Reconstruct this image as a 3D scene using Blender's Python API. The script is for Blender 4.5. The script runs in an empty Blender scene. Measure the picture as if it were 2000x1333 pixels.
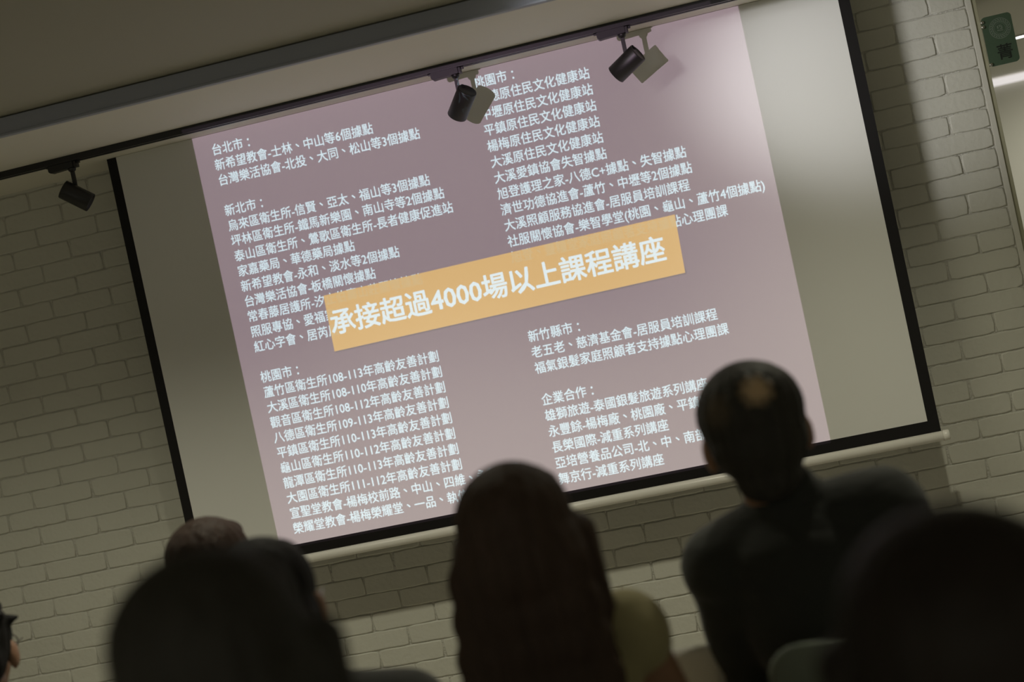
import bpy, bmesh, math, random
import numpy as np
from mathutils import Vector, Matrix, Euler
from mathutils.geometry import delaunay_2d_cdt

scene = bpy.context.scene
COL = scene.collection
R = math.radians

# ------------------------------------------------------------------ camera
cam_data = bpy.data.cameras.new('camera')
cam = bpy.data.objects.new('camera', cam_data)
COL.objects.link(cam)
scene.camera = cam
cam_data.sensor_width = 36.0
cam_data.lens = 2778.0 / 2000.0 * 36.0
YAW, PITCH, ROLL = R(8.673), R(-0.396), R(-12.094)
CAM = Vector((0, -4.6, 1.40))
fwd = Vector((-math.sin(YAW) * math.cos(PITCH), math.cos(YAW) * math.cos(PITCH), math.sin(PITCH)))
r0 = Vector((math.cos(YAW), math.sin(YAW), 0)); u0 = r0.cross(fwd)
rr = math.cos(ROLL) * r0 + math.sin(ROLL) * u0
uu = -math.sin(ROLL) * r0 + math.cos(ROLL) * u0
cam.matrix_world = Matrix(((rr.x, uu.x, -fwd.x, CAM.x), (rr.y, uu.y, -fwd.y, CAM.y), (rr.z, uu.z, -fwd.z, CAM.z), (0, 0, 0, 1)))
cam_data.clip_start = 0.05
cam_data.dof.use_dof = True
cam_data.dof.focus_distance = 4.4
cam_data.dof.aperture_fstop = 2.0

# ------------------------------------------------------------------ world, exposure, lights
scene.view_settings.view_transform = 'Standard'
scene.view_settings.look = 'None'
scene.view_settings.gamma = 1.0
scene.view_settings.use_curve_mapping = False
scene.view_settings.exposure = 0.0

world = bpy.data.worlds.new('world'); scene.world = world
world.use_nodes = True
wb = world.node_tree.nodes['Background']
wb.inputs[0].default_value = (1.0, 0.965, 0.77, 1)
wb.inputs[1].default_value = 0.30

WARM = (1.0, 0.96, 0.75)

def aim(o, target):
    d = Vector(target) - o.location
    o.rotation_euler = d.to_track_quat('-Z', 'Y').to_euler()

def spot(name, loc, target, power, size, blend, radius, color):
    l = bpy.data.lights.new(name, 'SPOT')
    l.energy = power; l.spot_size = R(size); l.spot_blend = blend
    l.shadow_soft_size = radius; l.color = color
    o = bpy.data.objects.new(name, l); COL.objects.link(o)
    o.location = loc; aim(o, target)
    return o

# ceiling downlights over the front row, and the accent spot that washes the top right of the screen
for dx, pw in ((-2.35, 44), (-0.95, 46), (0.45, 44)):
    spot('downlight_lamp', (dx, -1.42, 2.255), (dx, -1.30, 0.0), pw, 125, 1.0, 0.03, WARM)
spot('accent_lamp', (-0.60, -1.60, 2.252), (0.46, -0.20, 2.01), 118, 29, 1.0, 0.14, (1.0, 0.98, 1.0))
spot('right_lamp', (-0.50, -1.35, 2.25), (1.15, 0.0, 1.45), 34, 62, 1.0, 0.38, WARM)
# corridor downlights beyond the brick wall
spot('corridor_lamp', (1.313, 1.19, 2.085), (1.313, 1.4, 0), 14, 150, 1.0, 0.04, (1.0, 0.97, 0.85))
spot('corridor_lamp', (1.9, 1.9, 2.085), (1.7, 2.6, 0.6), 20, 140, 1.0, 0.04, (1.0, 0.97, 0.85))

# the projector's lamp; the slide film in front of it is built further down
PL = Vector((-0.90, -3.05, 1.88))
pl = bpy.data.lights.new('projector_lamp', 'SPOT')
pl.energy = 345; pl.color = (0.79, 0.90, 1.05)
pl.spot_size = R(85); pl.spot_blend = 0.0; pl.shadow_soft_size = 0.00005
pl.use_nodes = True          # lens that evens out the corner falloff
nt = pl.node_tree
em = [n for n in nt.nodes if n.type == 'EMISSION'][0]
tc = nt.nodes.new('ShaderNodeTexCoord'); sx = nt.nodes.new('ShaderNodeSeparateXYZ')
ab = nt.nodes.new('ShaderNodeMath'); ab.operation = 'ABSOLUTE'
mx = nt.nodes.new('ShaderNodeMath'); mx.operation = 'MAXIMUM'; mx.inputs[1].default_value = 0.4
pw_ = nt.nodes.new('ShaderNodeMath'); pw_.operation = 'POWER'; pw_.inputs[1].default_value = -3.0
nt.links.new(tc.outputs['Normal'], sx.inputs[0]); nt.links.new(sx.outputs['Z'], ab.inputs[0])
nt.links.new(ab.outputs[0], mx.inputs[0]); nt.links.new(mx.outputs[0], pw_.inputs[0])
nt.links.new(pw_.outputs[0], em.inputs['Strength'])
plo = bpy.data.objects.new('projector_lamp', pl); COL.objects.link(plo)
plo.location = PL; plo.rotation_euler = (R(90), 0, 0)

# ------------------------------------------------------------------ helpers
def mat(name, color, rough=0.6, metal=0.0, bump=None, spec=0.5, var=None, emit=None, sheen=0.0):
    """procedural material; bump = (scale, strength[, stretch xyz]); var = (scale, amount)"""
    m = bpy.data.materials.new(name); m.use_nodes = True
    nt = m.node_tree; b = nt.nodes['Principled BSDF']
    b.inputs['Base Color'].default_value = (*color, 1)
    b.inputs['Roughness'].default_value = rough
    b.inputs['Metallic'].default_value = metal
    b.inputs['Specular IOR Level'].default_value = spec
    if sheen: b.inputs['Sheen Weight'].default_value = sheen
    t = nt.nodes.new('ShaderNodeTexCoord')
    if var:
        n = nt.nodes.new('ShaderNodeTexNoise'); n.inputs['Scale'].default_value = var[0]; n.inputs['Detail'].default_value = 4
        mp = nt.nodes.new('ShaderNodeMapping')
        if len(var) > 2: mp.inputs['Scale'].default_value = var[2]
        mixn = nt.nodes.new('ShaderNodeMix'); mixn.data_type = 'RGBA'
        lo = tuple(max(0, c * (1 - var[1])) for c in color); hi = tuple(min(1, c * (1 + var[1])) for c in color)
        mixn.inputs[6].default_value = (*lo, 1); mixn.inputs[7].default_value = (*hi, 1)
        nt.links.new(t.outputs['Object'], mp.inputs[0]); nt.links.new(mp.outputs[0], n.inputs['Vector'])
        nt.links.new(n.outputs['Fac'], mixn.inputs[0]); nt.links.new(mixn.outputs[2], b.inputs['Base Color'])
    if bump:
        n = nt.nodes.new('ShaderNodeTexNoise'); n.inputs['Scale'].default_value = bump[0]; n.inputs['Detail'].default_value = 5
        mp = nt.nodes.new('ShaderNodeMapping')
        if len(bump) > 2: mp.inputs['Scale'].default_value = bump[2]
        bn = nt.nodes.new('ShaderNodeBump'); bn.inputs['Strength'].default_value = bump[1]
        bn.inputs['Distance'].default_value = 0.01
        nt.links.new(t.outputs['Object'], mp.inputs[0]); nt.links.new(mp.outputs[0], n.inputs['Vector'])
        nt.links.new(n.outputs['Fac'], bn.inputs['Height']); nt.links.new(bn.outputs[0], b.inputs['Normal'])
    if emit:
        b.inputs['Emission Color'].default_value = (*emit[0], 1); b.inputs['Emission Strength'].default_value = emit[1]
    return m

def film(name, color):
    m = bpy.data.materials.new(name); m.use_nodes = True
    nt = m.node_tree; nt.nodes.clear()
    t = nt.nodes.new('ShaderNodeBsdfTransparent'); t.inputs[0].default_value = (*color, 1)
    o = nt.nodes.new('ShaderNodeOutputMaterial'); nt.links.new(t.outputs[0], o.inputs[0])
    return m

def tag(o, label=None, cat=None, group=None, kind=None):
    if label: o['label'] = label
    if cat: o['category'] = cat
    if group: o['group'] = group
    if kind: o['kind'] = kind
    return o

def empty(name, loc=(0, 0, 0), rz=0.0):
    o = bpy.data.objects.new(name, None); COL.objects.link(o)
    o.location = loc; o.rotation_euler = (0, 0, rz); o.empty_display_size = 0.1
    return o

def obj(name, bm, m, parent=None, smooth=True):
    me = bpy.data.meshes.new(name); bm.to_mesh(me); bm.free()
    for x in (m if isinstance(m, (list, tuple)) else [m]): me.materials.append(x)
    if smooth:
        for p in me.polygons: p.use_smooth = True
    o = bpy.data.objects.new(name, me); COL.objects.link(o)
    if parent: o.parent = parent
    return o

def struct(name, bm, m, smooth=False):
    return tag(obj(name, bm, m, None, smooth), kind='structure')

def add_box(bm, lo, hi, bevel=0.0, M=None):
    lo, hi = Vector(lo), Vector(hi); c = (lo + hi) / 2; s = hi - lo
    r = bmesh.ops.create_cube(bm, size=1.0, matrix=Matrix.Translation(c) @ Matrix.Diagonal((*s, 1)))
    vs = r['verts']
    if bevel:
        es = list({e for v in vs for e in v.link_edges})
        br = bmesh.ops.bevel(bm, geom=es, offset=bevel, segments=3, affect='EDGES', profile=0.6)
        vs = list({v for f in br['faces'] for v in f.verts} | {v for v in vs if v.is_valid})
    if M is not None: bmesh.ops.transform(bm, matrix=M, verts=vs)
    return vs

def frame_mat(p, axis, up=(0, 0, 1)):
    z = Vector(axis).normalized(); u = Vector(up)
    if abs(z.dot(u)) > 0.98: u = Vector((0, 1, 0))
    x = u.cross(z).normalized(); y = z.cross(x)
    return Matrix(((x.x, y.x, z.x, p[0]), (x.y, y.y, z.y, p[1]), (x.z, y.z, z.z, p[2]), (0, 0, 0, 1)))

def add_lathe(bm, prof, M=None, n=40):
    """profile = [(r, z), ...] turned about z; r = 0 closes an end"""
    rings = []
    for r, z in prof:
        if r < 1e-6:
            v = bm.verts.new((0, 0, z)); rings.append([v])
        else:
            rings.append([bm.verts.new((r * math.cos(2 * math.pi * i / n), r * math.sin(2 * math.pi * i / n), z)) for i in range(n)])
    for a, b in zip(rings, rings[1:]):
        for i in range(n):
            j = (i + 1) % n
            if len(a) == 1 and len(b) > 1: bm.faces.new((a[0], b[i], b[j]))
            elif len(b) == 1 and len(a) > 1: bm.faces.new((a[i], b[0], a[j]))
            elif len(a) > 1 and len(b) > 1: bm.faces.new((a[i], b[i], b[j], a[j]))
    vs = [v for r in rings for v in r]
    if M is not None: bmesh.ops.transform(bm, matrix=M, verts=vs)
    bmesh.ops.recalc_face_normals(bm, faces=list({f for v in vs for f in v.link_faces}))
    return vs

def add_cyl(bm, p1, p2, r, n=24, bev=0.0):
    p1, p2 = Vector(p1), Vector(p2); L = (p2 - p1).length
    b = bev or r * 0.05
    add_lathe(bm, [(0, 0), (r - b, 0), (r, b), (r, L - b), (r - b, L), (0, L)], frame_mat(p1, p2 - p1), n)

def add_tube(bm, pts, r, n=12):
    pts = [Vector(p) for p in pts]; rings = []
    for i, p in enumerate(pts):
        d = (pts[min(i + 1, len(pts) - 1)] - pts[max(i - 1, 0)]).normalized()
        M = frame_mat(p, d, (0.3, 0.9, 0.3))
        rings.append([bm.verts.new(M @ Vector((r * math.cos(2 * math.pi * k / n), r * math.sin(2 * math.pi * k / n), 0))) for k in range(n)])
    for a, b in zip(rings, rings[1:]):
        for i in range(n):
            j = (i + 1) % n; bm.faces.new((a[i], a[j], b[j], b[i]))
    bm.faces.new(rings[0][::-1]); bm.faces.new(rings[-1])

def rounded_rect(w, h, r, n=8):
    pts = []
    for cx, cy, a0 in ((w / 2 - r, h / 2 - r, 0), (-w / 2 + r, h / 2 - r, 90), (-w / 2 + r, -h / 2 + r, 180), (w / 2 - r, -h / 2 + r, 270)):
        for i in range(n + 1):
            a = R(a0 + 90 * i / n); pts.append((cx + r * math.cos(a), cy + r * math.sin(a)))
    return pts

def add_prism(bm, pts, t, M=None):
    """pts in local x,y extruded t along local z"""
    a = [bm.verts.new((x, y, 0)) for x, y in pts]; b = [bm.verts.new((x, y, t)) for x, y in pts]
    n = len(pts)
    bm.faces.new(a[::-1]); bm.faces.new(b)
    for i in range(n):
        j = (i + 1) % n; bm.faces.new((a[i], a[j], b[j], b[i]))
    if M is not None: bmesh.ops.transform(bm, matrix=M, verts=a + b)
    return a + b

# frame that maps local x,y,z to world x, z, -y (things that face the room)
WALLM = lambda x, y, z: Matrix(((1, 0, 0, x), (0, 0, -1, y), (0, 1, 0, z), (0, 0, 0, 1)))

# ------------------------------------------------------------------ materials
M_brick = mat('painted_brick', (0.60, 0.595, 0.525), 0.55, bump=(55, 0.25), var=(3.0, 0.05))
M_mortar = mat('painted_mortar', (0.58, 0.57, 0.51), 0.75, bump=(130, 0.8))
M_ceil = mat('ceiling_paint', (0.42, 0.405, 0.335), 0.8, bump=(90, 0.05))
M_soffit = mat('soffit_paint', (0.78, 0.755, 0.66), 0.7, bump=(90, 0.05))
M_fascia = mat('grey_profile', (0.36, 0.38, 0.45), 0.65, bump=(200, 0.03))
M_floor = mat('floor_vinyl', (0.46, 0.43, 0.37), 0.5, var=(6, 0.15))
M_plaster = mat('plaster', (0.62, 0.61, 0.54), 0.7, bump=(60, 0.06))
M_olive = mat('olive_trim', (0.36, 0.35, 0.24), 0.5, bump=(120, 0.05))
M_screen = mat('screen_vinyl', (0.76, 0.76, 0.73), 0.75, bump=(700, 0.04))
M_sblack = mat('screen_black', (0.012, 0.011, 0.011), 0.45, spec=0.25, bump=(600, 0.05))
M_white = mat('white_enamel', (0.78, 0.76, 0.70), 0.28, bump=(30, 0.01))
M_track = mat('black_anodised', (0.010, 0.0095, 0.011), 0.4, bump=(300, 0.03))
M_lampb = mat('black_powder_coat', (0.013, 0.0125, 0.0125), 0.42, bump=(900, 0.06))
M_inner = mat('lamp_reflector', (0.10, 0.10, 0.10), 0.25, metal=0.8, bump=(200, 0.02))
M_steel = mat('brushed_steel', (0.62, 0.62, 0.60), 0.22, metal=1.0, bump=(150, 0.03))
M_sign = mat('sign_green', (0.055, 0.092, 0.055), 0.35, bump=(80, 0.02))
M_emblem = mat('emblem_green', (0.15, 0.19, 0.145), 0.5, bump=(300, 0.1))
M_ink = mat('sign_ink', (0.006, 0.010, 0.006), 0.5, bump=(300, 0.05))
M_led = mat('led_strip', (0.8, 0.8, 0.8), 0.5, emit=((1.0, 0.94, 0.95), 0.60), bump=(100, 0.01))
M_bulb = mat('downlight_glow', (0.9, 0.9, 0.9), 0.5, emit=((1.0, 1.0, 1.0), 3.0), bump=(100, 0.01))
M_chair = mat('grey_green_plastic', (0.25, 0.285, 0.23), 0.45, bump=(250, 0.06))
M_chrome = mat('chair_steel', (0.35, 0.35, 0.34), 0.3, metal=1.0, bump=(100, 0.02))
M_skin = mat('skin', (0.37, 0.205, 0.125), 0.5, bump=(180, 0.08), var=(25, 0.10))
M_eye = mat('eye_white', (0.6, 0.58, 0.55), 0.2, bump=(50, 0.01))
M_projbody = mat('projector_shell', (0.5, 0.5, 0.48), 0.5, bump=(200, 0.03))
M_projdark = mat('projector_inside', (0.004, 0.004, 0.004), 0.9, bump=(200, 0.03))

# ------------------------------------------------------------------ room
rnd = random.Random(7)
COURSE, PITCHX = 0.0630, 0.2192
bm = bmesh.new()
add_box(bm, (-3.6, 0.0, 0.0), (0.915, 0.20, 2.7))
for f in bm.faces: f.material_index = 1

def add_brick(bm, x0, x1, z0, z1):
    g = 0.0017
    x0 += g + rnd.uniform(-.0012, .0012); x1 -= g + rnd.uniform(-.0012, .0012)
    z0 += g * .75 + rnd.uniform(-.001, .001); z1 -= g * .75 + rnd.uniform(-.001, .001)
    if x1 - x0 < .02: return
    n = max(2, int((x1 - x0) / .022)); base = []
    tilt = rnd.uniform(-.0012, .0012)
    for i in range(n + 1): base.append((x0 + (x1 - x0) * i / n, z0, 'b'))
    base.append((x1, (z0 + z1) / 2, 'r'))
    for i in range(n, -1, -1): base.append((x0 + (x1 - x0) * i / n, z1, 't'))
    base.append((x0, (z0 + z1) / 2, 'l'))
    cx, cz = (x0 + x1) / 2, (z0 + z1) / 2
    d = 0.0036 + rnd.uniform(-.0014, .0012); ins = 0.0036
    rings = [[], [], []]
    for k, (x, z, s) in enumerate(base):
        jx, jz = rnd.gauss(0, .0007), rnd.gauss(0, .0008)
        corner = abs(abs(x - cx) - (x1 - x0) / 2) < 1e-6 and abs(abs(z - cz) - (z1 - z0) / 2) < 1e-6
        if corner: x -= math.copysign(.0022, x - cx); z -= math.copysign(.0022, z - cz)
        x += jx; z += jz
        ix = x - (math.copysign(ins, x - cx) if (s in 'lr' or corner) else 0)
        iz = z - (math.copysign(ins, z - cz) if s in 'bt' else 0)
        rings[0].append(bm.verts.new((x, 0.001, z)))
        rings[1].append(bm.verts.new((x, -d * 0.62, z)))
        rings[2].append(bm.verts.new((ix, -d - tilt * (z - cz) / .03 + rnd.gauss(0, .0002), iz)))
    m = len(base)
    for a, b in ((0, 1), (1, 2)):
        for i in range(m):
            j = (i + 1) % m
            f = bm.faces.new((rings[a][i], rings[a][j], rings[b][j], rings[b][i])); f.smooth = True
    bm.faces.new(rings[2]).smooth = False

row0 = -int(1.5195 / COURSE) - 1
for row in range(row0, 13):
    z0 = 1.5195 + row * COURSE; z1 = z0 + COURSE
    if z0 < -0.02 or z1 > 2.42: continue
    z0 = max(z0, 0.0)
    odd = row % 2
    xs = []
    x = 0.6865 + (0.1100 if odd else 0.0)
    while x > -0.72: xs.append(x + rnd.gauss(0, .003)); x -= PITCHX
    xr = x + PITCHX
    x = -2.0203 - (0.1060 if odd else 0.0)
    left = []
    y = x
    while y > -3.75: left.append(y + rnd.gauss(0, .003)); y -= PITCHX
    y = x + PITCHX
    while y < xr - 0.075: left.append(y + rnd.gauss(0, .003)); y += PITCHX
    js = sorted(set([round(v, 5) for v in xs + left])) + [0.9085]
    js = [v for v in js if v > -3.6]
    for a, b in zip(js, js[1:]): add_brick(bm, a, b, z0, z1)
bmesh.ops.recalc_face_normals(bm, faces=bm.faces[:])
struct('wall_back', bm, [M_brick, M_mortar])

ZS, YF, ZC = 2.222, -0.90, 2.274      # soffit height, its front edge, main ceiling height
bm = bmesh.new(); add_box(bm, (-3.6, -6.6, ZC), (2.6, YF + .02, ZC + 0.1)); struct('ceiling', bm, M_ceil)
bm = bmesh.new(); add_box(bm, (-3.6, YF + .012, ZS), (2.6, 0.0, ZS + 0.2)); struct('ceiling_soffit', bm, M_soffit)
bm = bmesh.new()
add_box(bm, (-3.6, YF - .006, ZS + .004), (2.6, YF + .012, ZC - .004), 0.0015)
add_box(bm, (-3.6, YF - .010, ZS - .003), (2.6, YF + .012, ZS + .0035), 0.001)
struct('trim_1', bm, M_fascia)
bm = bmesh.new(); add_box(bm, (-3.6, -6.6, -0.1), (3.2, 2.8, 0.0)); struct('floor', bm, M_floor)
bm = bmesh.new(); add_box(bm, (-3.7, -6.6, 0.0), (-3.6, 0.2, 2.5)); struct('wall_left', bm, M_plaster)
bm = bmesh.new(); add_box(bm, (2.6, -6.6, 0.0), (2.7, -0.02, 2.5)); struct('wall_right', bm, M_plaster)
# jamb where the brick ends: plaster bead, then a thin olive edge strip
bm = bmesh.new(); add_box(bm, (0.9085, -0.006, 0.0), (0.9255, 0.2, 2.5), 0.002); struct('trim_2', bm, M_plaster)
bm = bmesh.new(); add_box(bm, (0.9258, 0.000, 0.0), (0.9400, 0.18, 2.5), 0.001); struct('trim_3', bm, M_olive)
# corridor beyond
bm = bmesh.new(); add_box(bm, (0.30, 2.62, 0.0), (3.2, 2.72, 2.3)); struct('wall_corridor', bm, M_plaster)
bm = bmesh.new(); add_box(bm, (0.945, 0.0, 2.108), (3.2, 2.618, 2.2)); struct('ceiling_corridor', bm, M_plaster)
bm = bmesh.new(); add_box(bm, (0.95, 2.590, 2.070), (3.1, 2.619, 2.104), 0.002)
o = obj('led_strip', bm, M_led); tag(o, 'glowing white line of light where the corridor wall meets its ceiling', 'light strip')
dl = empty('ceiling_downlight', (1.318, 1.205, 2.108))
tag(dl, 'small glowing recessed round light in the corridor ceiling behind the green sign', 'downlight')
bm = bmesh.new(); add_lathe(bm, [(0.036, 0.0), (0.046, -0.002), (0.048, -0.004), (0.040, -0.005), (0.036, -0.0035), (0.036, 0.0)]); obj('trim_ring', bm, M_white, dl)
bm = bmesh.new(); add_lathe(bm, [(0, -0.0035), (0.030, -0.0035), (0.036, -0.002), (0.036, 0.0), (0, 0.0)]); obj('diffuser', bm, M_bulb, dl)

# ------------------------------------------------------------------ projection screen
YS = -0.20
scr = empty('projection_screen', (-0.652, YS, 0.82))
tag(scr, 'large white pull-down screen with black border, showing a projected text slide', 'projection screen')
def loc(o, p):
    o.location = Vector(o.location) - Vector(p); return o
SP = (-0.652, YS, 0.82)
bm = bmesh.new(); add_box(bm, (-1.817, YS, 0.873), (0.513, YS + .0012, ZS - .001)); loc(obj('fabric', bm, M_screen, scr, False), SP)
bm = bmesh.new()
add_box(bm, (-1.849, YS - .0003, 0.836), (-1.817, YS + .0015, ZS - .001))
add_box(bm, (0.513, YS - .0003, 0.836), (0.546, YS + .0015, ZS - .001))
add_box(bm, (-1.817, YS - .0003, 0.836), (0.513, YS + .0015, 0.873))
loc(obj('border', bm, M_sblack, scr, False), SP)
bm = bmesh.new(); add_cyl(bm, (-1.851, YS, 0.8215), (0.5475, YS, 0.8215), 0.0150, 28)
bar = loc(obj('bottom_bar', bm, M_white, scr), SP)
for x0, x1 in ((-1.872, -1.8515), (0.548, 0.5685)):
    bm = bmesh.new(); add_cyl(bm, (x0, YS, 0.8215), (x1, YS, 0.8215), 0.0162, 28, 0.003)
    c = obj('end_cap', bm, M_white, bar); loc(c, SP); c.location = Vector(c.location) - Vector(bar.location)

# ------------------------------------------------------------------ track and track lamps
YT = -0.40; ZT = ZS
bm = bmesh.new()
add_box(bm, (-3.3, YT - .0175, ZT - .0195), (0.95, YT - .0060, ZT), 0.0010)
add_box(bm, (-3.3, YT + .0060, ZT - .0195), (0.95, YT + .0175, ZT), 0.0010)
add_box(bm, (-3.3, YT - .0065, ZT - .0110), (0.95, YT + .0065, ZT), 0.0005)
tag(obj('light_track', bm, M_track, None, False), 'long black lighting track fixed under the ceiling soffit along the top of the screen', 'light track')

def track_lamp(x, axis, label):
    """x of the pivot, axis = direction the head points"""
    t = empty('track_spotlight', (x, YT, ZT - .0195)); tag(t, label, 'spotlight', 'black spotlights on the ceiling track')
    bm = bmesh.new()
    pts = [(-0.072, 0.0), (-0.072, -0.017), (-0.066, -0.0225), (-0.058, -0.0215), (0.012, -0.0185), (0.012, 0.0)]
    add_prism(bm, pts, 0.030, Matrix(((1, 0, 0, 0), (0, 0, 1, -0.015), (0, 1, 0, 0), (0, 0, 0, 1))))
    bmesh.ops.recalc_face_normals(bm, faces=bm.faces[:])
    bmesh.ops.bevel(bm, geom=bm.edges[:], offset=0.0012, segments=2, affect='EDGES')
    ad = obj('adapter', bm, M_track, t, False)
    bm = bmesh.new(); add_box(bm, (0.0122, -.013, -.019), (0.021, .013, -.0005), 0.002); obj('end_block', bm, M_track, ad, False)
    bm = bmesh.new(); add_box(bm, (0.0211, -.006, -.0075), (0.029, .006, -.0005), 0.0015); obj('clip', bm, M_track, ad, False)
    bm = bmesh.new(); add_box(bm, (-0.081, -.006, -.005), (-0.0722, .006, -.0005), 0.0012); obj('clip', bm, M_track, ad, False)
    bm = bmesh.new(); add_lathe(bm, [(0, -0.031), (0.007, -0.0305), (0.011, -0.027), (0.0125, -0.0215), (0.0125, -0.018), (0, -0.018)]); obj('pivot', bm, M_lampb, t)
    bm = bmesh.new(); add_box(bm, (-.0060, -.004, -0.076), (.0060, .004, -0.029), 0.0012); obj('stem', bm, M_lampb, t, False)
    a = Vector(axis).normalized(); L = 0.094; rad = 0.030
    top = Vector((0, 0, -0.076))
    # the stem meets the head a third of the way from its rear end
    up = Vector((0, 0, 1)); side = (up - a * up.dot(a)).normalized()
    c0 = top - side * (rad - 0.004) - a * 0.030
    bm = bmesh.new()
    add_lathe(bm, [(0, 0.0015), (rad - .0045, 0.0015), (rad - .0035, 0), (rad - .0008, 0.0008), (rad, 0.003), (rad, L - .001), (rad - .0008, L), (rad - .003, L), (rad - .0035, L - .018), (0.020, L - .02), (0, L - .02)], frame_mat(c0, a), 48)
    h = obj('lamp_head', bm, M_lampb, t)
    bm = bmesh.new(); add_lathe(bm, [(0, L - .0195), (0.019, L - .0195), (rad - .0042, L - .012), (rad - .0042, L - .0095), (0.012, L - .013), (0, L - .0125)], frame_mat(c0, a), 32)
    obj('reflector', bm, M_inner, h)
    bm = bmesh.new()
    add_box(bm, (-.004, rad - .016, -.0010), (.004, rad - .001, .0030), .0006, frame_mat(c0, a))
    obj('rear_slot', bm, M_projdark, h, False)
    return t
track_lamp(-0.1325, (-.84, .30, -.47), 'black track spotlight tilted left, the rightmost one before the screen')
track_lamp(-0.640, (-.58, .50, -.65), 'black track spotlight aimed down left, hanging before the middle of the screen top')
track_lamp(-1.883, (.74, .24, -.62), 'black track spotlight pointing right, left of the screen before the brick wall')

# ------------------------------------------------------------------ green corridor sign
sg = empty('projecting_sign', (0.9405, 0.0, 1.965))
tag(sg, 'small green sign with wreath emblem and a black character at the brick wall end', 'sign')
sw, sh = 0.090, 0.154
bm = bmesh.new(); add_prism(bm, rounded_rect(sw, sh, 0.012), 0.008, WALLM(sw / 2 + .002, 0.004, 0)); obj('panel', bm, M_sign, sg, False)
bm = bmesh.new()
ex, ez = 0.0525, 0.034
def ring(bm, r1, r2, y0, y1, n=64):
    def v(r, a, y): return bm.verts.new((ex + r * math.cos(a), y, ez + r * math.sin(a)))
    A = [[v(r, 2 * math.pi * i / n, y) for i in range(n)] for r, y in ((r1, y1), (r1, y0), (r2, y0), (r2, y1))]
    for a, b in zip(A, A[1:]):
        for i in range(n): bm.faces.new((a[i], a[(i + 1) % n], b[(i + 1) % n], b[i]))
ring(bm, 0.0305, 0.0322, -.0048, -.0040)
ring(bm, 0.0160, 0.0168, -.0048, -.0040)
for i in range(22):
    for rr_, tw, s in ((0.0215, 0.6, 1.0), (0.0268, -0.6, 1.0)):
        a = 2 * math.pi * (i + (0.5 if tw < 0 else 0)) / 22
        c = Vector((ex + rr_ * math.cos(a), -.0040, ez + rr_ * math.sin(a)))
        pts = [(0.0036 * s * math.cos(q), 0.0015 * math.sin(q)) for q in [2 * math.pi * k / 10 for k in range(10)]]
        add_prism(bm, pts, 0.0006, WALLM(c.x, c.y, c.z) @ Matrix.Rotation(a + math.pi / 2 + tw, 4, 'Z'))
for dx, dz, w, h in ((-.006, .004, .004, .009), (-.006, -.006, .006, .003), (.001, .006, .003, .006), (.002, -.002, .004, .003), (.006, .002, .003, .010), (.005, -.007, .007, .0025), (-.001, -.007, .002, .004), (.001, .0095, .010, .0015)):
    add_prism(bm, rounded_rect(w, h, .0008, 2), 0.0006, WALLM(ex + dx, -.0040, ez + dz))
obj('emblem', bm, M_emblem, sg, False)

def text_mesh(body, size, m, parent, name, M, offset=0.0, depth=0.0):
    cu = bpy.data.curves.new('lettering', 'FONT'); cu.body = body; cu.size = size
    cu.offset = offset; cu.extrude = depth; cu.align_x = 'CENTER'; cu.resolution_u = 4
    t = bpy.data.objects.new('lettering', cu); COL.objects.link(t)
    dg = bpy.context.evaluated_depsgraph_get()
    me = bpy.data.meshes.new_from_object(t.evaluated_get(dg)); me.name = name
    bpy.data.objects.remove(t); bpy.data.curves.remove(cu)
    me.transform(M); me.materials.clear(); me.materials.append(m)
    o = bpy.data.objects.new(name, me); COL.objects.link(o); o.parent = parent
    return o
text_mesh('菁', 0.050, M_ink, sg, 'lettering', WALLM(0.0535, -.0043, -0.058), 0.0006, 0.0003)
for dz in (0.062, 0.048, -0.070):
    bm = bmesh.new()
    add_cyl(bm, (0.004, -.0105, dz), (0.004, 0.0135, dz), 0.0050, 20, .001)
    add_cyl(bm, (-0.0028, 0.005, dz), (0.010, 0.005, dz), 0.0038, 16)
    obj('standoff', bm, M_steel, sg)

# ------------------------------------------------------------------ projector with its slide
K = 0.03; FD = 2.85 * K                    # film scale and distance from the lamp
SL = (-1.560, 0.235, 0.853, 2.246)         # picture on the screen: x0, x1, z0, z1
F_bg, F_text = film('film_mauve', (0.292, 0.182, 0.210)), film('film_clear', (0.86, 0.94, 0.93))
F_ban, F_ghost = film('film_orange', (0.885, 0.475, 0.162)), film('film_pale_orange', (0.84, 0.52, 0.225))
F_shade, F_btext = film('film_shade', (0.205, 0.135, 0.16)), film('film_white', (1.0, 1.0, 0.93))

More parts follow.
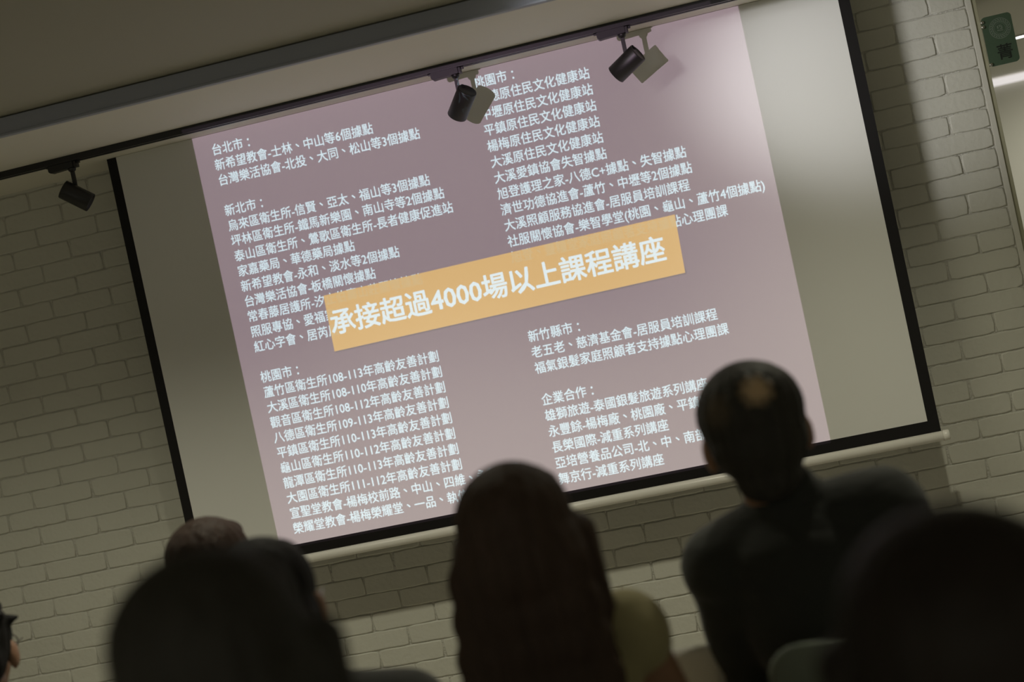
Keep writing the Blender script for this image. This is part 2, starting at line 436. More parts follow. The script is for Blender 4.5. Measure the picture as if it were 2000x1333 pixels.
EM = 0.0360; ZSC = 1.10
ADV = {c: .555 for c in '0123456789+'}; ADV.update({'-': .347, 'C': .638, '(': .338, ')': .338})
def line_contours(body, x, zc, em=EM, zsc=ZSC, bold=0.00055, nb=4, xs=1.0):
    """closed outlines of a line of text, left edge at x, vertical centre zc"""
    cu = bpy.data.curves.new('line', 'FONT'); cu.body = body; cu.size = em; cu.resolution_u = 2
    cu.fill_mode = 'NONE'
    t = bpy.data.objects.new('line', cu); COL.objects.link(t)
    dg = bpy.context.evaluated_depsgraph_get()
    me = bpy.data.meshes.new_from_object(t.evaluated_get(dg))
    nv = len(me.vertices); co = np.empty(nv * 3); me.vertices.foreach_get('co', co); co = co.reshape(-1, 3)
    nxt = {}
    for e in me.edges:
        a, b = e.vertices; nxt.setdefault(a, []).append(b); nxt.setdefault(b, []).append(a)
    seen = set(); loops = []
    for s in range(nv):
        if s in seen or s not in nxt: continue
        lp = [s]; seen.add(s); prev, cur = s, (s + 1 if (s + 1) in nxt[s] else nxt[s][0])
        while cur != s and cur not in seen:
            lp.append(cur); seen.add(cur)
            ns = [q for q in nxt[cur] if q != prev]
            if not ns: break
            prev, cur = cur, ns[0]
        if len(lp) > 2: loops.append(lp)
    out = []
    for lp in loops:
        p = co[lp][:, :2].copy()
        keep = np.hypot(*(p - np.roll(p, 1, 0)).T) > 2e-5
        p = p[keep]
        if len(p) < 3: continue
        cx = (p[:, 0].min() + p[:, 0].max()) / 2; acc = 0.0
        for ch in body:
            wd = em * ADV.get(ch, 1.0)
            if acc <= cx < acc + wd:      # these two marks stand in the middle of their cell
                if ch == '、': p[:, 0] += .30 * em; p[:, 1] += .32 * em
                if ch == '：': p[:, 0] += (acc + .5 * wd - cx)
                break
            acc += wd
        p[:, 0] = x + p[:, 0] * xs; p[:, 1] = zc + (p[:, 1] - 0.38 * em) * zsc
        out.append(p)
    bpy.data.objects.remove(t); bpy.data.curves.remove(cu); bpy.data.meshes.remove(me)
    # heavier strokes: the union of the outlines nudged a little to every side
    return [p + bold * np.array((math.cos(a), math.sin(a))) for a in [2 * math.pi * (k + .5) / nb for k in range(nb)] for p in out]

def winding(pts, loops):
    """winding number of each point w.r.t. the loops"""
    w = np.zeros(len(pts), int)
    for lp in loops:
        lo, hi = lp.min(0), lp.max(0)
        idx = np.where((pts[:, 0] >= lo[0]) & (pts[:, 0] <= hi[0]) & (pts[:, 1] >= lo[1]) & (pts[:, 1] <= hi[1]))[0]
        if not len(idx): continue
        P = pts[idx]; a = lp; b = np.roll(lp, -1, 0)
        cr = (b[None, :, 0] - a[None, :, 0]) * (P[:, 1, None] - a[None, :, 1]) - (P[:, 0, None] - a[None, :, 0]) * (b[None, :, 1] - a[None, :, 1])
        upw = (a[None, :, 1] <= P[:, 1, None]) & (b[None, :, 1] > P[:, 1, None]) & (cr > 0)
        dnw = (a[None, :, 1] > P[:, 1, None]) & (b[None, :, 1] <= P[:, 1, None]) & (cr < 0)
        w[idx] += upw.sum(1) - dnw.sum(1)
    return w

BAN = np.array([(-1.2380, 1.4545), (-0.1010, 1.4635), (-0.0955, 1.6450), (-1.2350, 1.6360)])
SHD = np.array([(-1.2360, 1.4500), (-0.0970, 1.4590), (-0.0965, 1.4800), (-1.2360, 1.4700)])
ban_text = line_contours('承接超過4000場以上課程講座', -1.2335, 1.5490, 0.0838, 1.02, 0.0018, 8)
for lp in ban_text: lp[:, 1] += (lp[:, 0] + 0.67) * 0.0079

COL1 = {0: '台北市：', 1: '新希望教會-士林、中山等6個據點', 2: '台灣樂活協會-北投、大同、松山等3個據點', 4: '新北市：',
        5: '烏來區衛生所-信賢、亞太、福山等3個據點', 6: '坪林區衛生所-鐵馬新樂園、南山寺等2個據點', 7: '泰山區衛生所、鶯歌區衛生所-長者健康促進站',
        8: '家嘉藥局、華德藥局據點', 9: '新希望教會-永和、淡水等2個據點', 10: '台灣樂活協會-板橋關懷據點', 11: '常春藤居護所-汐止伯壽山莊關懷據點',
        12: '照服專協、愛福家', 13: '紅心字會、居芮居', 15: '桃園市：', 16: '蘆竹區衛生所108-113年高齡友善計劃',
        17: '大溪區衛生所108-110年高齡友善計劃', 18: '觀音區衛生所108-112年高齡友善計劃', 19: '八德區衛生所109-113年高齡友善計劃',
        20: '平鎮區衛生所110-113年高齡友善計劃', 21: '龜山區衛生所110-112年高齡友善計劃', 22: '龍潭區衛生所110-113年高齡友善計劃',
        23: '大園區衛生所111-112年高齡友善計劃', 24: '宣聖堂教會-楊梅校前路、中山、四維、永美據點', 25: '榮耀堂教會-楊梅榮耀堂、一品、執信'}
COL2 = {0: '桃園市：', 1: '八德原住民文化健康站', 2: '中壢原住民文化健康站', 3: '平鎮原住民文化健康站', 4: '楊梅原住民文化健康站',
        5: '大溪原住民文化健康站', 6: '大溪愛鎮協會失智據點', 7: '旭登護理之家-八德C+據點、失智據點', 8: '濟世功德協進會-蘆竹、中壢等2個據點',
        9: '大溪照顧服務協進會-居服員培訓課程', 10: '社服關懷協會-樂智學堂(桃園、龜山、蘆竹4個據點)', 11: '旭登、靈糧堂家庭照顧者支持據點心理團課',
        16: '新竹縣市：', 17: '老五老、慈濟基金會-居服員培訓課程', 18: '福氣銀髮家庭照顧者支持據點心理團課', 20: '企業合作：',
        21: '雄獅旅遊-泰國銀髮旅遊系列講座', 22: '永豐餘-楊梅廠、桃園廠、平鎮廠', 23: '長榮國際-減重系列講座', 24: '亞培營養品公司-北、中、南部',
        25: '舞京行-減重系列講座'}
XC1, XC2, XMID = -1.4965, -0.6195, -0.6270
ZL1 = lambda i: 2.1700 - 0.04982 * i
ZL2 = lambda i: 2.1810 - 0.05060 * i
STEP = 0.0502
zmid = lambda zf, i: (zf(i) + zf(i + 1)) / 2

fbm = bmesh.new()
def emit_region(x0, x1, z0, z1, loops):
    """triangulate one strip of the slide and give every triangle the film colour it needs"""
    ban_on = z1 > BAN[:, 1].min() - .01 and z0 < BAN[:, 1].max() + .01 and x1 > -1.25 and x0 < -.08
    polys = [np.array([(x0, z0), (x1, z0), (x1, z1), (x0, z1)])] + list(loops)
    if ban_on: polys += [BAN, SHD] + [l for l in ban_text if l[:, 1].max() > z0 and l[:, 1].min() < z1]
    vs = []; es = []
    for p in polys:
        s = len(vs); n = len(p); vs += [Vector((float(a), float(b))) for a, b in p]
        es += [(s + i, s + (i + 1) % n) for i in range(n)]
    V, E_, Fc, _, _, _ = delaunay_2d_cdt(vs, es, [], 0, 1e-7)
    if not Fc: return
    pv = np.array([(v.x, v.y) for v in V]); fc = np.array(Fc)
    c = pv[fc].mean(1)
    ok = (c[:, 0] > x0) & (c[:, 0] < x1) & (c[:, 1] > z0) & (c[:, 1] < z1)
    fc, c = fc[ok], c[ok]
    tx = winding(c, loops) != 0 if len(loops) else np.zeros(len(c), bool)
    kind = np.where(tx, 1, 0)
    if ban_on:
        inb = winding(c, [BAN]) != 0
        ins = winding(c, [SHD]) != 0
        kind = np.where(ins & ~inb & (kind == 0), 4, kind)
        kind = np.where(inb, np.where(tx, 3, 2), kind)
        kind = np.where(inb & (winding(c, ban_text) != 0), 5, kind)
    used = {}
    for f, k in zip(fc, kind):
        q = []
        for i in f:
            if i not in used: used[i] = fbm.verts.new(((pv[i, 0] - PL.x) * K, FD, (pv[i, 1] - PL.z) * K))
            q.append(used[i])
        try: fbm.faces.new(q).material_index = int(k)
        except ValueError: pass

for x0, x1, xt, lines, zf in ((SL[0], XMID, XC1, COL1, ZL1), (XMID, SL[1], XC2, COL2, ZL2)):
    ztop = zf(0) + STEP / 2
    emit_region(x0, x1, ztop, SL[3], [])
    for i in range(26):
        zt = ztop if i == 0 else zmid(zf, i - 1)
        zb = zmid(zf, i) if i < 25 else zf(25) - STEP / 2
        lp = []
        if i in lines: lp = line_contours(lines[i], xt, zf(i))
        emit_region(x0, x1, zb, zt, lp)
    emit_region(x0, x1, SL[2], zf(25) - STEP / 2, [])

pj = empty('projector', PL)
tag(pj, 'white projector hanging on a pole from the ceiling in front of the screen', 'projector')
obj('slide', fbm, [F_bg, F_text, F_ban, F_ghost, F_shade, F_btext], pj, False)
a0, a1, b0, b1 = [(SL[0] - PL.x) * K, (SL[1] - PL.x) * K, (SL[2] - PL.z) * K, (SL[3] - PL.z) * K]
bm = bmesh.new()      # gate that holds the film
X0, X1, Z0, Z1 = -.120, .040, -.045, .045
for lo, hi in (((X0, FD - .001, Z0), (a0, FD + .001, Z1)), ((a1, FD - .001, Z0), (X1, FD + .001, Z1)), ((a0, FD - .001, Z0), (a1, FD + .001, b0)), ((a0, FD - .001, b1), (a1, FD + .001, Z1))):
    add_box(bm, lo, hi)
obj('film_gate', bm, M_projdark, pj, False)
bm = bmesh.new()
t = .004
add_box(bm, (X0 - t, -.16, Z1), (X1 + t, FD + .012, Z1 + t), .001); add_box(bm, (X0 - t, -.16, Z0 - t), (X1 + t, FD + .012, Z0), .001)
add_box(bm, (X0 - t, -.16, Z0), (X0, FD + .012, Z1), .001); add_box(bm, (X1, -.16, Z0), (X1 + t, FD + .012, Z1), .001)
add_box(bm, (X0 - t, -.16 - t, Z0 - t), (X1 + t, -.16, Z1 + t), .001)
obj('housing', bm, M_projbody, pj, False)
bm = bmesh.new(); add_lathe(bm, [(0, Z1 + t), (.014, Z1 + t), (.014, ZC - PL.z - .012), (.050, ZC - PL.z - .011), (.050, ZC - PL.z - .001), (0, ZC - PL.z - .001)], Matrix.Translation((-.04, -.05, 0)))
obj('ceiling_pole', bm, M_white, pj)

# ------------------------------------------------------------------ chairs
def chair_proto():
    t = empty('stacking_chair')
    bm = bmesh.new()      # backrest: rounded, gently curved panel; chair faces +y, origin on the floor under the seat
    W, H, n = 0.41, 0.375, 24
    nz = 18
    def outline(v):       # half width at height fraction v
        d = min(v, 1 - v) * H; r = 0.055
        return W / 2 - (r - math.sqrt(max(r * r - (r - d) ** 2, 0)) if d < r else 0)
    front, back = [], []
    for j in range(nz + 1):
        v = 0.5 - 0.5 * math.cos(math.pi * j / nz); hw = outline(v); fr, bk = [], []
        for i in range(n + 1):
            u = -1 + 2 * i / n; x = hw * u
            y = -0.205 - 0.055 * v + 0.030 * (x / (W / 2)) ** 2
            e = 0.006 + 0.007 * (1 - max(abs(u), abs(2 * v - 1)) ** 6)
            fr.append(bm.verts.new((x, y + e, 0.475 + H * v))); bk.append(bm.verts.new((x, y - e, 0.475 + H * v)))
        front.append(fr); back.append(bk)
    for j in range(nz):
        for i in range(n):
            bm.faces.new((front[j][i], front[j + 1][i], front[j + 1][i + 1], front[j][i + 1]))
            bm.faces.new((back[j][i], back[j][i + 1], back[j + 1][i + 1], back[j + 1][i]))
    for j in range(nz):
        bm.faces.new((front[j][0], back[j][0], back[j + 1][0], front[j + 1][0])); bm.faces.new((front[j][n], front[j + 1][n], back[j + 1][n], back[j][n]))
    for i in range(n):
        bm.faces.new((front[0][i], front[0][i + 1], back[0][i + 1], back[0][i])); bm.faces.new((front[nz][i], back[nz][i], back[nz][i + 1], front[nz][i + 1]))
    bmesh.ops.recalc_face_normals(bm, faces=bm.faces[:])
    obj('backrest', bm, M_chair, t)
    bm = bmesh.new(); add_prism(bm, rounded_rect(0.41, 0.41, 0.07), 0.022, Matrix.Translation((0, 0.0, 0.418)))
    bmesh.ops.bevel(bm, geom=[e for e in bm.edges if abs(e.verts[0].co.z - e.verts[1].co.z) < 1e-6], offset=.008, segments=3, affect='EDGES')
    obj('seat', bm, M_chair, t)
    for s in (-1, 1):
        bm = bmesh.new(); add_tube(bm, [(s * .15, -.16, .41), (s * .16, -.205, .44), (s * .165, -.222, .50), (s * .165, -.235, .60)], .010)
        obj('back_support', bm, M_chrome, t)
    for s in (-1, 1):
        for q in (-1, 1):
            bm = bmesh.new(); add_tube(bm, [(s * .17, q * .15, .416), (s * .185, q * .17, .38), (s * .21, q * .20, .0)], .011); obj('leg', bm, M_chrome, t)
    return t
def copy_tree(o, parent=None):
    c = o.copy(); COL.objects.link(c)
    if parent: c.parent = parent
    for ch in o.children: copy_tree(ch, c)
    return c
CH = chair_proto(); ch_used = []
def place_chair(x, y, rz, label):
    o = CH if not ch_used else copy_tree(CH)
    ch_used.append(o); o.location = (x, y, 0); o.rotation_euler = (0, 0, rz)
    tag(o, label, 'chair', 'grey green audience chairs')

# ------------------------------------------------------------------ people
def blob(name, items, voxel, m, parent, smooth=6, warp=None):
    """one continuous surface grown over ellipsoids ('e', c, radii, euler) and tapered limbs ('c', p1, r1, p2, r2)"""
    bm = bmesh.new()
    for it in items:
        if it[0] == 'e':
            M = Matrix.Translation(it[1]) @ (Euler(it[3]).to_matrix().to_4x4() if len(it) > 3 else Matrix()) @ Matrix.Diagonal((*it[2], 1))
            bmesh.ops.create_icosphere(bm, subdivisions=3, radius=1.0, matrix=M)
        else:
            _, p1, ra, p2, rb = it
            p1, p2 = Vector(p1), Vector(p2); L = max((p2 - p1).length, 1e-4)
            prof = [(ra * math.sin(a), -ra * math.cos(a)) for a in [math.pi / 2 * k / 5 for k in range(6)]]
            prof += [(rb * math.cos(a), L + rb * math.sin(a)) for a in [math.pi / 2 * k / 5 for k in range(6)]]
            prof[0] = (0, -ra); prof[-1] = (0, L + rb)
            add_lathe(bm, prof, frame_mat(p1, p2 - p1), 20)
    me = bpy.data.meshes.new(name); bm.to_mesh(me); bm.free()
    t = bpy.data.objects.new(name, me); COL.objects.link(t)
    md = t.modifiers.new('r', 'REMESH'); md.mode = 'VOXEL'; md.voxel_size = voxel; md.use_smooth_shade = True
    ms = t.modifiers.new('s', 'SMOOTH'); ms.factor = 0.5; ms.iterations = smooth
    dg = bpy.context.evaluated_depsgraph_get()
    nm = bpy.data.meshes.new_from_object(t.evaluated_get(dg)); nm.name = name
    bpy.data.objects.remove(t); bpy.data.meshes.remove(me)
    if warp:
        n = len(nm.vertices); co = np.empty(n * 3); nm.vertices.foreach_get('co', co)
        nm.vertices.foreach_set('co', warp(co.reshape(-1, 3)).ravel()); nm.update()
    nm.materials.clear(); nm.materials.append(m)
    for p in nm.polygons: p.use_smooth = True
    o = bpy.data.objects.new(name, nm); COL.objects.link(o); o.parent = parent
    return o

def hair_mat(name, color, rough=0.42, patch=None):
    """hair with fine strands; patch = (centre, radius, colour) for a thinning spot, in object space"""
    m = mat(name, color, rough, bump=(60, 0.7, (1.0, 1.0, 0.10)), var=(70, 0.45, (1, 1, 0.08)), spec=0.2)
    if patch:
        nt = m.node_tree; b = nt.nodes['Principled BSDF']
        src = b.inputs['Base Color'].links[0].from_socket
        t = nt.nodes.new('ShaderNodeTexCoord'); last = src
        for c, r, colr in patch:
            d = nt.nodes.new('ShaderNodeVectorMath'); d.operation = 'DISTANCE'; d.inputs[1].default_value = c
            n = nt.nodes.new('ShaderNodeTexNoise'); n.inputs['Scale'].default_value = 90; n.inputs['Detail'].default_value = 4
            ad = nt.nodes.new('ShaderNodeMath'); ad.operation = 'MULTIPLY_ADD'; ad.inputs[1].default_value = r * 1.2; 
            mr = nt.nodes.new('ShaderNodeMapRange'); mr.inputs[1].default_value = r * 0.5 + r * 0.6; mr.inputs[2].default_value = r * 1.5 + r * 0.6
            mr.inputs[3].default_value = 1; mr.inputs[4].default_value = 0
            mx = nt.nodes.new('ShaderNodeMix'); mx.data_type = 'RGBA'; mx.inputs[7].default_value = (*colr, 1)
            nt.links.new(t.outputs['Object'], d.inputs[0]); nt.links.new(t.outputs['Object'], n.inputs['Vector'])
            nt.links.new(n.outputs['Fac'], ad.inputs[0]); nt.links.new(d.outputs['Value'], ad.inputs[2])
            nt.links.new(ad.outputs[0], mr.inputs[0]); nt.links.new(mr.outputs[0], mx.inputs[0])
            nt.links.new(last, mx.inputs[6]); last = mx.outputs[2]
        nt.links.new(last, b.inputs['Base Color'])
    return m

def cloth(name, color, fold=0.5):
    return mat(name, color, 0.85, bump=(14, fold, (0.7, 0.7, 2.2)), var=(9, 0.18), spec=0.2, sheen=0.15)

def person(label, hip, head, hyaw, htilt, shL, shR, hair, m_hair, m_top, m_legs, sleeve='long', elL=None, elR=None, hs=1.0, glasses=False, sh_r=0.058, torso=1.0, wrR=None, slv=.48):
    """hip = (x, y) of the seat centre in the room; every other point is relative to it (z from the floor).
    The figure sits facing +y."""
    t = empty('person', (hip[0], hip[1], 0.0)); tag(t, label, 'person')
    V = Vector
    head, shL, shR = V(head), V(shL), V(shR)
    HM = Matrix.Translation(head) @ Matrix.Rotation(hyaw, 4, 'Z') @ Matrix.Rotation(htilt, 4, 'Y') @ Matrix.Scale(hs, 4)
    hp = lambda *p: HM @ V(p)
    he = (HM.to_euler().x, HM.to_euler().y, HM.to_euler().z)
    E = lambda p, r: ('e', hp(*p), tuple(q * hs for q in r), he)
    HZ = 0.545
    mid = (shL + shR) / 2; nb = V((mid.x * .6 + head.x * .4, mid.y, mid.z + .035))
    hipL, hipR = V((-.085, 0.02, HZ - .02)), V((.085, 0.02, HZ - .02))
    knL, knR = V((-.12, .45, .50)), V((.12, .45, .50))
    anL, anR = V((-.12, .40, .085)), V((.12, .40, .085))
    elL = V(elL) if elL else shL + V((-.05, .06, -.27)); elR = V(elR) if elR else shR + V((.05, .06, -.27))
    wrL, wrR = V((-.10, .33, .625)), V(wrR or (.10, .33, .625))
    chest = mid + V((0, .0, -.10)); waist = V((mid.x * .45, .0, HZ + .16)); pel = V((0, .0, HZ))
    hw = (shR - shL).length / 2
    def trunk(g):         # g = extra thickness for cloth
        return [('e', chest, (hw * .86 * torso + g, .105 * torso + g, .16 + g)), ('e', (mid + chest) / 2 + V((0, -.015, .02)), (hw * .92 + g, .085 + g, .085 + g)),
                ('e', waist, (.135 * torso + g, .10 * torso + g, .17)), ('e', pel, (.165 + g, .125 + g, .105 + g)),
                ('c', shL, sh_r + g, nb + V((-.03, 0, -.005)), .045 + g), ('c', shR, sh_r + g, nb + V((.03, 0, -.005)), .045 + g),
                ('c', chest, .10 * torso + g, waist, .10 * torso + g), ('c', waist, .10 * torso + g, pel, .11 + g)]
    it = trunk(0)
    it += [E((0, -.012, .020), (.073, .090, .083)), E((0, .035, -.035), (.058, .058, .072)), E((0, .042, -.078), (.043, .046, .036)),
           ('c', hp(0, .090, .000), .009 * hs, hp(0, .108, -.034), .0125 * hs), E((0, .080, .012), (.048, .017, .011)),
           E((.079, -.006, -.028), (.013, .020, .033)), E((-.079, -.006, -.028), (.013, .020, .033)),
           E((0, .089, -.066), (.021, .011, .005)), E((0, .088, -.074), (.018, .011, .006)), E((.028, .066, -.035), (.022, .020, .018)), E((-.028, .066, -.035), (.022, .020, .018)),
           ('c', hp(0, -.022, -.055), .052 * hs, nb, .058)]
    for s, sh, el, wr in ((-1, shL, elL, wrL), (1, shR, elR, wrR)):
        it += [('c', sh, .048, el, .037), ('c', el, .038, wr, .026)]
        pal = wr + V((0, .05, -.012))
        it += [('c', wr, .026, pal, .030), ('e', pal, (.040, .045, .016))]
        for k, (dx, ln) in enumerate(((-.030, .062), (-.010, .074), (.010, .070), (.030, .054))):
            b0 = pal + V((dx, .036, .0)); b1 = b0 + V((dx * .1, ln * .5, -.004)); b2 = b1 + V((0, ln * .42, -.020))
            it += [('c', b0, .0095, b1, .0088), ('c', b1, .0088, b2, .0076)]
        th0 = pal + V((-s * .034, -.01, 0)); th1 = th0 + V((-s * .028, .030, -.004)); th2 = th1 + V((-s * .006, .028, -.008))
        it += [('c', th0, .012, th1, .0105), ('c', th1, .0105, th2, .009)]
    for hpv, kn, an in ((hipL, knL, anL), (hipR, knR, anR)):
        it += [('c', hpv, .078, kn, .052), ('c', kn, .052, an, .036), ('c', an + V((0, -.02, -.045)), .034, an + V((0, .14, -.055)), .026)]
    body = blob('body', it, 0.0068, M_skin, t, 4)
    for s in (-1, 1):
        bm = bmesh.new(); bmesh.ops.create_icosphere(bm, subdivisions=2, radius=.0115 * hs, matrix=Matrix.Translation(hp(s * .030, .0755, -.014)))
        obj('eye', bm, M_eye, t)
    # clothes
    g = 0.012
    top = trunk(g)
    for sh, el, wr in ((shL, elL, wrL), (shR, elR, wrR)):
        if sleeve == 'long': top += [('c', sh, .052 + g, el, .040 + g), ('c', el, .041 + g, wr + (el - wr) * .08, .030 + g)]
        else: top += [('c', sh, .052 + g, sh + (el - sh) * slv, .050 + g)]
    top += [('c', nb + V((0, 0, -.02)), .062 + g, nb + V((0, -.010, .034)), .054 + g)]
    ph = hip[0] * 7
    def fold(co):
        z = co[:, 2]; w = np.sin(z * 75 + co[:, 0] * 22 + ph) * np.sin(z * 31 - co[:, 0] * 9 + 1.3 + ph) * .0032
        k = np.clip((z - .5) / .2, 0, 1); co[:, 1] -= w * k; co[:, 0] += w * .35 * k; co[:, 2] += w * .3
        return co
    blob('top', top, 0.009, m_top, t, 5, fold)
    leg = [('e', pel + V((0, .0, -.01)), (.182, .142, .105))]
    for hpv, kn, an in ((hipL, knL, anL), (hipR, knR, anR)):
        leg += [('c', hpv, .092, kn, .066), ('c', kn, .066, an + V((0, 0, .03)), .052)]
    blob('trousers', leg, 0.011, m_legs, t, 5)
    for an in (anL, anR):
        blob('shoe', [('c', an + V((0, -.02, -.040)), .044, an + V((0, .15, -.052)), .033), ('c', an + V((0, -.03, -.045)), .040, an + V((0, -.01, .0)), .042)], 0.009, M_shoe, t, 4)
    # hair
    blob('hair', hair(E, hp, hs), 0.0062, m_hair, t, 4, strands(head, hip[0]))
    if glasses:
        bm = bmesh.new()
        for s in (-1, 1):
            add_tube(bm, [hp(s * .080, -.008, -.014), hp(s * .081, .03, -.012), hp(s * .074, .092, -.012)], .0016 * hs, 8)
            c = hp(s * .034, .101, -.016); add_tube(bm, [c + HM.to_3x3() @ V((.027 * math.cos(q), 0, .020 * math.sin(q))) for q in [2 * math.pi * k / 24 for k in range(25)]], .0015 * hs, 8)
        add_tube(bm, [hp(-.008, .104, -.012), hp(0, .107, -.009), hp(.008, .104, -.012)], .0015 * hs, 8)
        obj('glasses', bm, M_glass, t)
    return t

def strands(head, ph):
    def f(co):
        d = co - np.array(head)[None]; a = np.arctan2(d[:, 0], -d[:, 1])
        w = (np.sin(a * 23 + ph * 5) + .7 * np.sin(a * 41 + d[:, 2] * 30 + ph)) * .0011 * np.clip(np.hypot(d[:, 0], d[:, 1]) / .06, 0, 1)
        r = np.hypot(d[:, 0], d[:, 1]) + 1e-6
        co[:, 0] += d[:, 0] / r * w; co[:, 1] += d[:, 1] / r * w
        return co
    return f

M_shoe = mat('dark_shoe', (0.02, 0.02, 0.02), 0.5, bump=(60, 0.1))
M_glass = mat('spectacle_frame', (0.10, 0.09, 0.08), 0.3, metal=0.6, bump=(60, 0.02))
BLK = (0.052, 0.048, 0.041)
H_man = hair_mat('thinning_black_hair', BLK, 0.6, [((-0.132, -0.120, 1.226), 0.021, (0.70, 0.50, 0.30)), ((-0.197, -0.110, 1.206), 0.024, (0.12, 0.095, 0.065))])
H_blk = hair_mat('black_hair', BLK, 0.6)
H_jet = hair_mat('jet_black_hair', (0.018, 0.0165, 0.015), 0.7)
H_dkb = hair_mat('dark_brown_hair', (0.026, 0.020, 0.016), 0.55)
H_brn = hair_mat('long_brown_hair', (0.085, 0.056, 0.043), 0.55)
H_aub = hair_mat('auburn_hair', (0.036, 0.019, 0.012), 0.65)
C_black = cloth('black_knit', (0.042, 0.044, 0.040), 0.6)
C_dark = cloth('charcoal_cloth', (0.05, 0.05, 0.047))
C_khaki = cloth('khaki_cotton', (0.48, 0.43, 0.24))
C_navy = cloth('dark_denim', (0.04, 0.045, 0.055))

def hair_short(E, hp, hs):
    return [E((0, -.022, .026), (.088, .094, .084)), E((0, -.050, -.024), (.079, .064, .066)), E((0, -.056, -.078), (.055, .040, .044)),
            E((.062, -.026, .004), (.022, .040, .046)), E((-.062, -.026, .004), (.022, .040, .046)), E((0, .045, .070), (.060, .045, .028))]
def hair_long(w=.112, L=.36, fl=.02):
    def f(E, hp, hs):
        it = [E((0, -.022, .030), (.084, .096, .084)), E((0, -.040, -.030), (.097, .082, .095)), E((0, .050, .062), (.062, .042, .034))]
        n = 9
        for k in range(n):
            q = k / (n - 1); z = -.045 - L * q
            ww = w * (0.93 + .12 * q) + fl * q
            it.append(E((0, -.060 - .012 * q, z), (ww, .052, L / n * 1.5)))
        for s in (-1, 1):
            it.append(('c', hp(s * .078, .012, -.01), .030 * hs, hp(s * (w - .02), -.005, -.26), .030 * hs))
        return it
    return f
def hair_bob(w=.100):
    def f(E, hp, hs):
        return [E((0, -.022, .028), (.087, .097, .084)), E((0, -.032, -.025), (w, .088, .085)), E((0, -.040, -.075), (w * .97, .080, .060)),
                E((0, -.042, -.115), (w * .84, .064, .042)), E((0, .050, .062), (.064, .042, .034)),
                ('c', hp(.082, .02, .0), .026 * hs, hp(.078, .015, -.12), .022 * hs), ('c', hp(-.082, .02, .0), .026 * hs, hp(-.078, .015, -.12), .022 * hs)]
    return f
def hair_tucked(E, hp, hs):
    it = [E((0, -.022, .028), (.086, .096, .084)), E((0, -.045, -.030), (.088, .072, .085)), E((0, .045, .066), (.062, .044, .032))]
    for k in range(7):
        q = k / 6; it.append(E((.004 * k, -.062, -.06 - .24 * q), (.088 + .042 * q, .050, .055)))
    return it
def hair_tuft(E, hp, hs):
    return hair_short(E, hp, hs) + [('c', hp(.070, -.02, .045), .020 * hs, hp(.104, -.012, .048), .007 * hs), ('c', hp(.066, -.05, .05), .018 * hs, hp(.092, -.06, .066), .006 * hs)]

def seat(name_label, chair_label, hip, rz=0.0, **k):
    place_chair(hip[0], hip[1], rz, chair_label)
    return person(name_label, hip, **k)

# man right of centre
hx, hy = 0.150, -2.200
seat('person in black top with thinning crown, seated right of centre before the screen corner',
     'grey-green chair under the person with a thinning crown', (hx, hy),
     head=(-0.002 - hx + .004, -.02, 1.163), hyaw=R(4), htilt=R(-3), shL=(-0.092 - hx, -.0, 0.940), shR=(0.178 - hx, -.02, 0.985),
     hair=hair_short, m_hair=H_man, m_top=C_black, m_legs=C_dark, sh_r=.064, elR=(0.300 - hx, .06, .78), elL=(-0.100 - hx, .06, .70), hs=1.02)
# woman in front, long hair
hx, hy = -0.325, -2.500
seat('person with long straight brown hair and khaki short-sleeved top, in the centre',
     'grey-green chair under the person with long straight brown hair', (hx, hy),
     head=(-0.364 - hx, -.035, 1.100), hyaw=R(-2), htilt=R(0), shL=(-0.415 - hx, 0, .850), shR=(-0.243 - hx, 0, .928),
     hair=hair_long(.113, .42, .032), m_hair=H_brn, m_top=C_khaki, m_legs=C_navy, sleeve='short', hs=1.03, elR=(-0.175 - hx, .06, .68), wrR=(.19, .26, .64), slv=.06, sh_r=.048)
# black haired woman with glasses, behind the big left head
hx, hy = -0.770, -2.400
seat('person with black tucked hair and glasses, between the auburn and the long-haired person',
     'grey-green chair under the person with tucked black hair and glasses', (hx, hy),
     head=(-0.805 - hx, -.03, 1.056), hyaw=R(9), htilt=R(-2), shL=(-0.89 - hx, 0, .84), shR=(-0.625 - hx, 0, .84),
     hair=hair_tucked, m_hair=H_jet, m_top=C_dark, m_legs=C_navy, glasses=True)
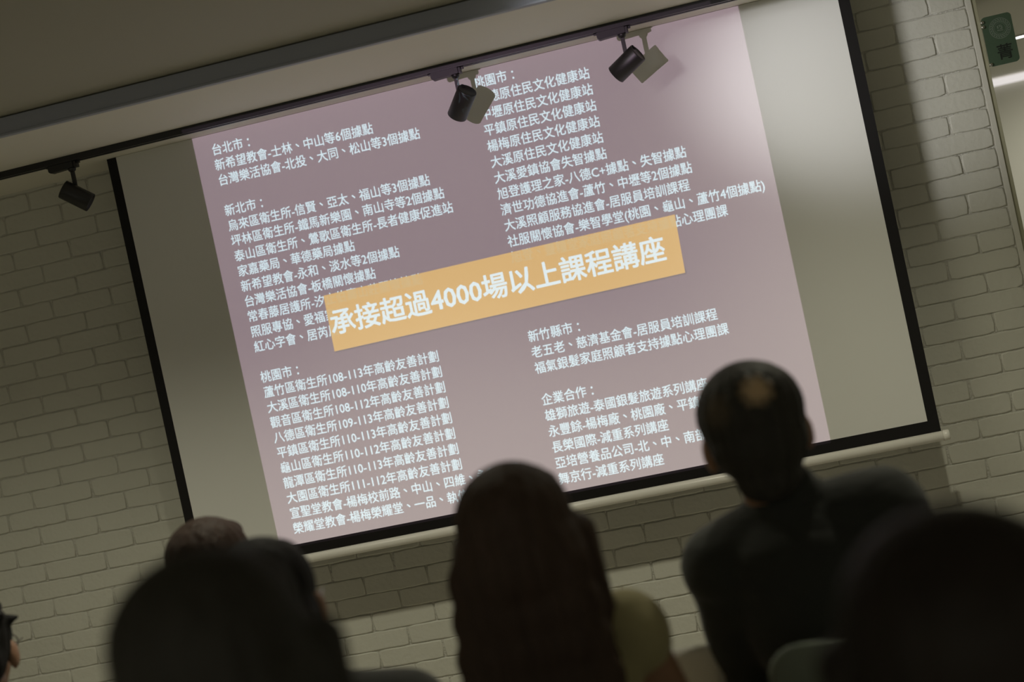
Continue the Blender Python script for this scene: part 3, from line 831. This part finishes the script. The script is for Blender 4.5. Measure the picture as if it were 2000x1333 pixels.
# big blurred head, left foreground
hx, hy = -0.50, -3.370
seat('person with dark bobbed hair, large and out of focus in the left foreground',
     'grey-green chair under the large blurred person at the left', (hx, hy),
     head=(-0.500 - hx, -.02, 1.160), hyaw=0, htilt=R(-2), shL=(-0.66 - hx, 0, .93), shR=(-0.345 - hx, 0, .93),
     hair=hair_bob(.100), m_hair=H_blk, m_top=C_dark, m_legs=C_dark)
# auburn bob at the left
hx, hy = -1.175, -1.790
seat('person with a reddish auburn bob below the lower left screen corner',
     'grey-green chair under the person with the auburn bob', (hx, hy),
     head=(-1.135 - hx, -.02, 1.050), hyaw=R(6), htilt=R(2), shL=(-1.30 - hx, 0, .82), shR=(-1.00 - hx, 0, .82),
     hair=hair_bob(.096), m_hair=H_aub, m_top=C_dark, m_legs=C_navy)
# man cut by the left edge
hx, hy = -1.640, -1.800
seat('person with short black hair and glasses, cut off by the left edge',
     'grey-green chair under the person cut off by the left edge', (hx, hy),
     head=(-1.698 - hx, 0, 0.978), hyaw=R(12), htilt=R(0), shL=(-1.83 - hx, 0, .75), shR=(-1.51 - hx, 0, .75),
     hair=hair_tuft, m_hair=H_jet, m_top=C_dark, m_legs=C_navy, glasses=True)
# big blurred head at the right foreground
hx, hy = 0.105, -3.560
seat('person with dark rounded hair, very large and out of focus, right foreground',
     'grey-green chair under the very large blurred person at the right', (hx, hy),
     head=(0.115 - hx, -.01, 1.110), hyaw=0, htilt=R(-2), shL=(-0.05 - hx, 0, .88), shR=(0.27 - hx, 0, .88),
     hair=hair_bob(.103), m_hair=H_dkb, m_top=C_dark, m_legs=C_dark)

# the sheet of paper in the long-haired person's right hand
bm = bmesh.new()
add_prism(bm, [(-.055, 0), (.055, 0), (.055, .148), (-.055, .148)], .0006)
bmesh.ops.subdivide_edges(bm, edges=bm.edges[:], cuts=5, use_grid_fill=True)
for v in bm.verts: v.co.z += .012 * math.sin((v.co.x + .055) / .11 * math.pi)
pp = obj('paper_sheet', bm, mat('white_paper', (0.75, 0.73, 0.68), 0.7, bump=(40, 0.05)))
pp.location = (-0.188, -2.205, 0.665); pp.rotation_euler = (R(80), 0, R(-8))
tag(pp, 'sheet of pale paper held up beside the long-haired person', 'paper')
